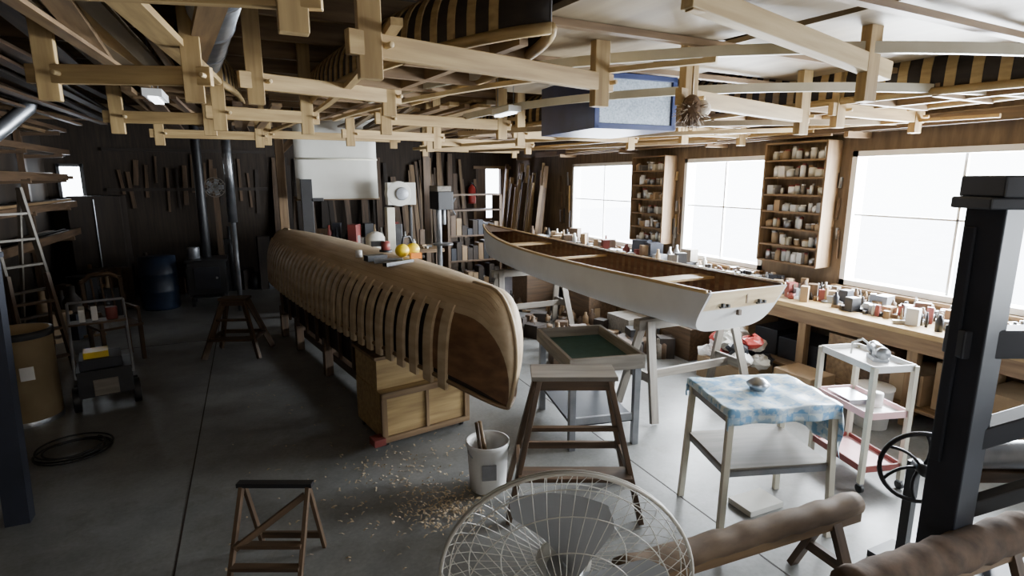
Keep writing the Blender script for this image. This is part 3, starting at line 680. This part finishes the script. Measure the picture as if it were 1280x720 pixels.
b=B('plywood_sheets');b.box((1.95,2.7,3.0),(1.15,2.5,.03),'ply',rz=.12);b.box((3.55,2.35,3.03),(1.5,2.3,.03),'ply',rz=.05);b.box((2.9,1.3,3.06),(2.4,1.0,.025),'plyd');b.box((3.0,4.6,3.1),(1.2,1.9,.02),'plyd')
for x in(1.5,2.3,3.0,4.2):b.beam((x,1.2,3.08),(x,3.6,3.08),.04,.05,'mid')
for y in(1.7,2.6,3.4):b.beam((1.3,y,2.965),(4.3,y+.1,2.965),.05,.035,'mid')
b.done()
def storedform(name,c,L,w,h,rz,body='dark',slat='pine'):
    b=B(name);b.T=Matrix.Translation(c)@Matrix.Rotation(rz,4,'Z')
    def fn(s,p):
        t=abs(2*s-1);ww=w*max(0,1-t**2.4)**.8;x,z=sec(ww,0,h,p,.6);return (x,(s-.5)*L,h-z)
    b.grid(fn,lin(0,1,40),lin(-1,1,21),body)
    for i in range(int(L/.16)):
        s=.06+.88*i/(L/.16);b.grid(lambda a,p:(lambda v:(v[0]*1.02,v[1],v[2]*1.03+.002))(fn(a,p)),[s-.006,s+.006],lin(-1,1,19),slat,False)
    for sg in(-1,1):b.tube([fn(s,sg) for s in lin(.0,1,40)],.022,slat,6)
    for i in range(9):
        s=.12+.76*i/8;ww=abs(fn(s,1)[0]);b.beam((-ww,(s-.5)*L,.01),(ww,(s-.5)*L,.01),.04,.09,'mid')
    b.beam((0,-L*.45,.02),(0,L*.45,.02),.05,.1,'mid')
    b.done(solid=.008)
storedform('stored_canoe_form',(1.05,4.7,2.88),4.6,.42,.36,.12)
storedform('stored_canoe_form',(4.72,3.9,2.80),5.0,.50,.44,.05)
storedform('stored_canoe_form',(3.55,7.6,2.86),4.4,.42,.38,.0)
storedform('stored_canoe_form',(-.4,7.0,2.95),4.6,.42,.36,.03)
b=B('long_curved_battens')
def arc(p,m,q,z,w,h,mt,zs=0):
    P=[Vector((*p,z)),Vector((*m,z+zs)),Vector((*q,z))]
    pts=[P[0]*(1-t)**2+P[1]*2*t*(1-t)+P[2]*t*t for t in lin(0,1,22)]
    for a,c in zip(pts[:-1],pts[1:]):b.beam(a,c+(c-a)*.08,w,h,mt)
arc((1.0,5.0),(1.7,2.6),(4.2,1.55),2.86,.03,.06,'cream',.12)
arc((2.0,5.4),(2.4,2.9),(5.3,2.2),2.80,.03,.06,'cream',.08)
arc((2.3,6.4),(2.8,4.0),(5.5,3.4),2.72,.03,.05,'ply',-.05)
arc((.9,6.4),(1.2,4.0),(2.3,2.4),2.82,.04,.03,'pineL',.02)
arc((.2,9.0),(.9,6.0),(.6,2.4),2.82,.05,.03,'pine',.02)
arc((2.6,9.5),(3.2,5.0),(5.2,4.2),2.70,.03,.04,'pineL',-.05)
arc((3.6,9.5),(4.4,6.5),(5.5,5.6),2.68,.03,.04,'ply',-.05)
arc((4.0,9.8),(4.9,6.5),(5.5,2.6),2.70,.04,.03,'pine',.05)
b.done()
b=B('air_filtration_box');b.T=Matrix.Translation((3.03,4.5,2.83))@Matrix.Rotation(-.05,4,'Z')
b.box((0,0,0),(.80,1.0,.44),'blue');b.box((.0,-.505,0),(.70,.015,.36),'foil')
for z in(-.2,.2):b.box((0,-.51,z),(.8,.03,.045),'blue')
for x in(-.38,.38):b.box((x,-.51,0),(.045,.03,.44),'blue')
for x in(-.3,.3):
    for y in(-.4,.4):b.cyl((x,y,.2),(x,y,.57),.008,'steel',n=6)
b.done(bev=.004)
b=B('horsehair_brush_bundle');c=Vector((2.42,2.68,2.60))
b.sph(tuple(c),(.06,.06,.09),'hair');b.sph((c.x+.06,c.y-.02,c.z+.01),(.06,.045,.05),'furw')
for i in range(110):
    a=R.uniform(0,6.28);e=R.uniform(-1.2,.6);d=Vector((math.cos(a)*math.cos(e),math.sin(a)*math.cos(e),math.sin(e)))
    b.tube([c+d*.04,c+d*R.uniform(.08,.12)+Vector((0,0,-.02))],[.006,.001],R.choice(['hair','hair','furw']),4)
b.cyl((c.x,c.y,c.z+.05),(c.x,c.y,3.0),.006,'pine');b.done()
b=B('ventilation_duct');b.cyl((-.05,3.2,3.12),(-.6,9.5,3.1),.13,'gal')
for i in range(9):
    t=i/9;p=Vector((-.05,3.2,3.12)).lerp(Vector((-.6,9.5,3.1)),t);q=Vector((-.05,3.2,3.12)).lerp(Vector((-.6,9.5,3.1)),t+.006);b.cyl(p,q,.137,'steel')
b.cyl((-.2,5,3.2),(-.2,5,3.4),.02,'steel');b.done()
b=B('ventilation_duct');b.tube([(-2.6,8,2.5),(-2.4,8.2,2.75),(-2.2,8.4,3.0),(-2.1,8.5,3.4)],.08,'gal',14);b.done()
for i,(x,y) in enumerate([(2.15,4.75),(-.55,5.0),(3.4,5.6)]):
    b=B('shop_light');b.box((x,y,2.80),(.12,.4,.05),'white');b.box((x,y,2.77),(.06,.36,.02),'lamp')
    for yy in(-.17,.17):b.cyl((x,y+yy,2.83),(x,y+yy,3.4),.004,'steel',n=5)
    b.done()
b=B('wood_shavings')
for i in range(800):
    k=R.random()
    if k<.5:x=R.gauss(1.08,.16);y=R.gauss(3.30,.14)
    elif k<.85:x=R.gauss(.88,.28);y=R.gauss(3.8,.4)
    else:x=R.uniform(-.3,1.6);y=R.uniform(3,7)
    a=R.uniform(0,6.28);L=R.uniform(.005,.022);w_=R.uniform(.002,.006);z=.003+R.uniform(0,.012)*(k<.6)
    u=Vector((math.cos(a),math.sin(a),0));v_=Vector((-u.y,u.x,0));c=Vector((x,y,z))
    b.add([c-u*L-v_*w_,c-v_*w_+Vector((0,0,.006)),c+u*L-v_*w_,c+u*L+v_*w_,c+v_*w_+Vector((0,0,.006)),c-u*L+v_*w_],[(0,1,4,5),(1,2,3,4)],'shav')
b.done()
# ------------------------------------------------------------ world, camera
w=bpy.data.worlds.new('overcast_sky');sc.world=w;w.use_nodes=True
w.node_tree.nodes['Background'].inputs[0].default_value=(.88,.94,1,1);w.node_tree.nodes['Background'].inputs[1].default_value=13
cd=bpy.data.cameras.new('camera');cam=bpy.data.objects.new('camera',cd);bpy.context.collection.objects.link(cam);sc.camera=cam
cd.sensor_width=36;cd.lens=36*700/1280;cd.clip_start=.05;cam.location=(0,0,2.2);cam.rotation_euler=(math.radians(79),0,math.radians(-25))
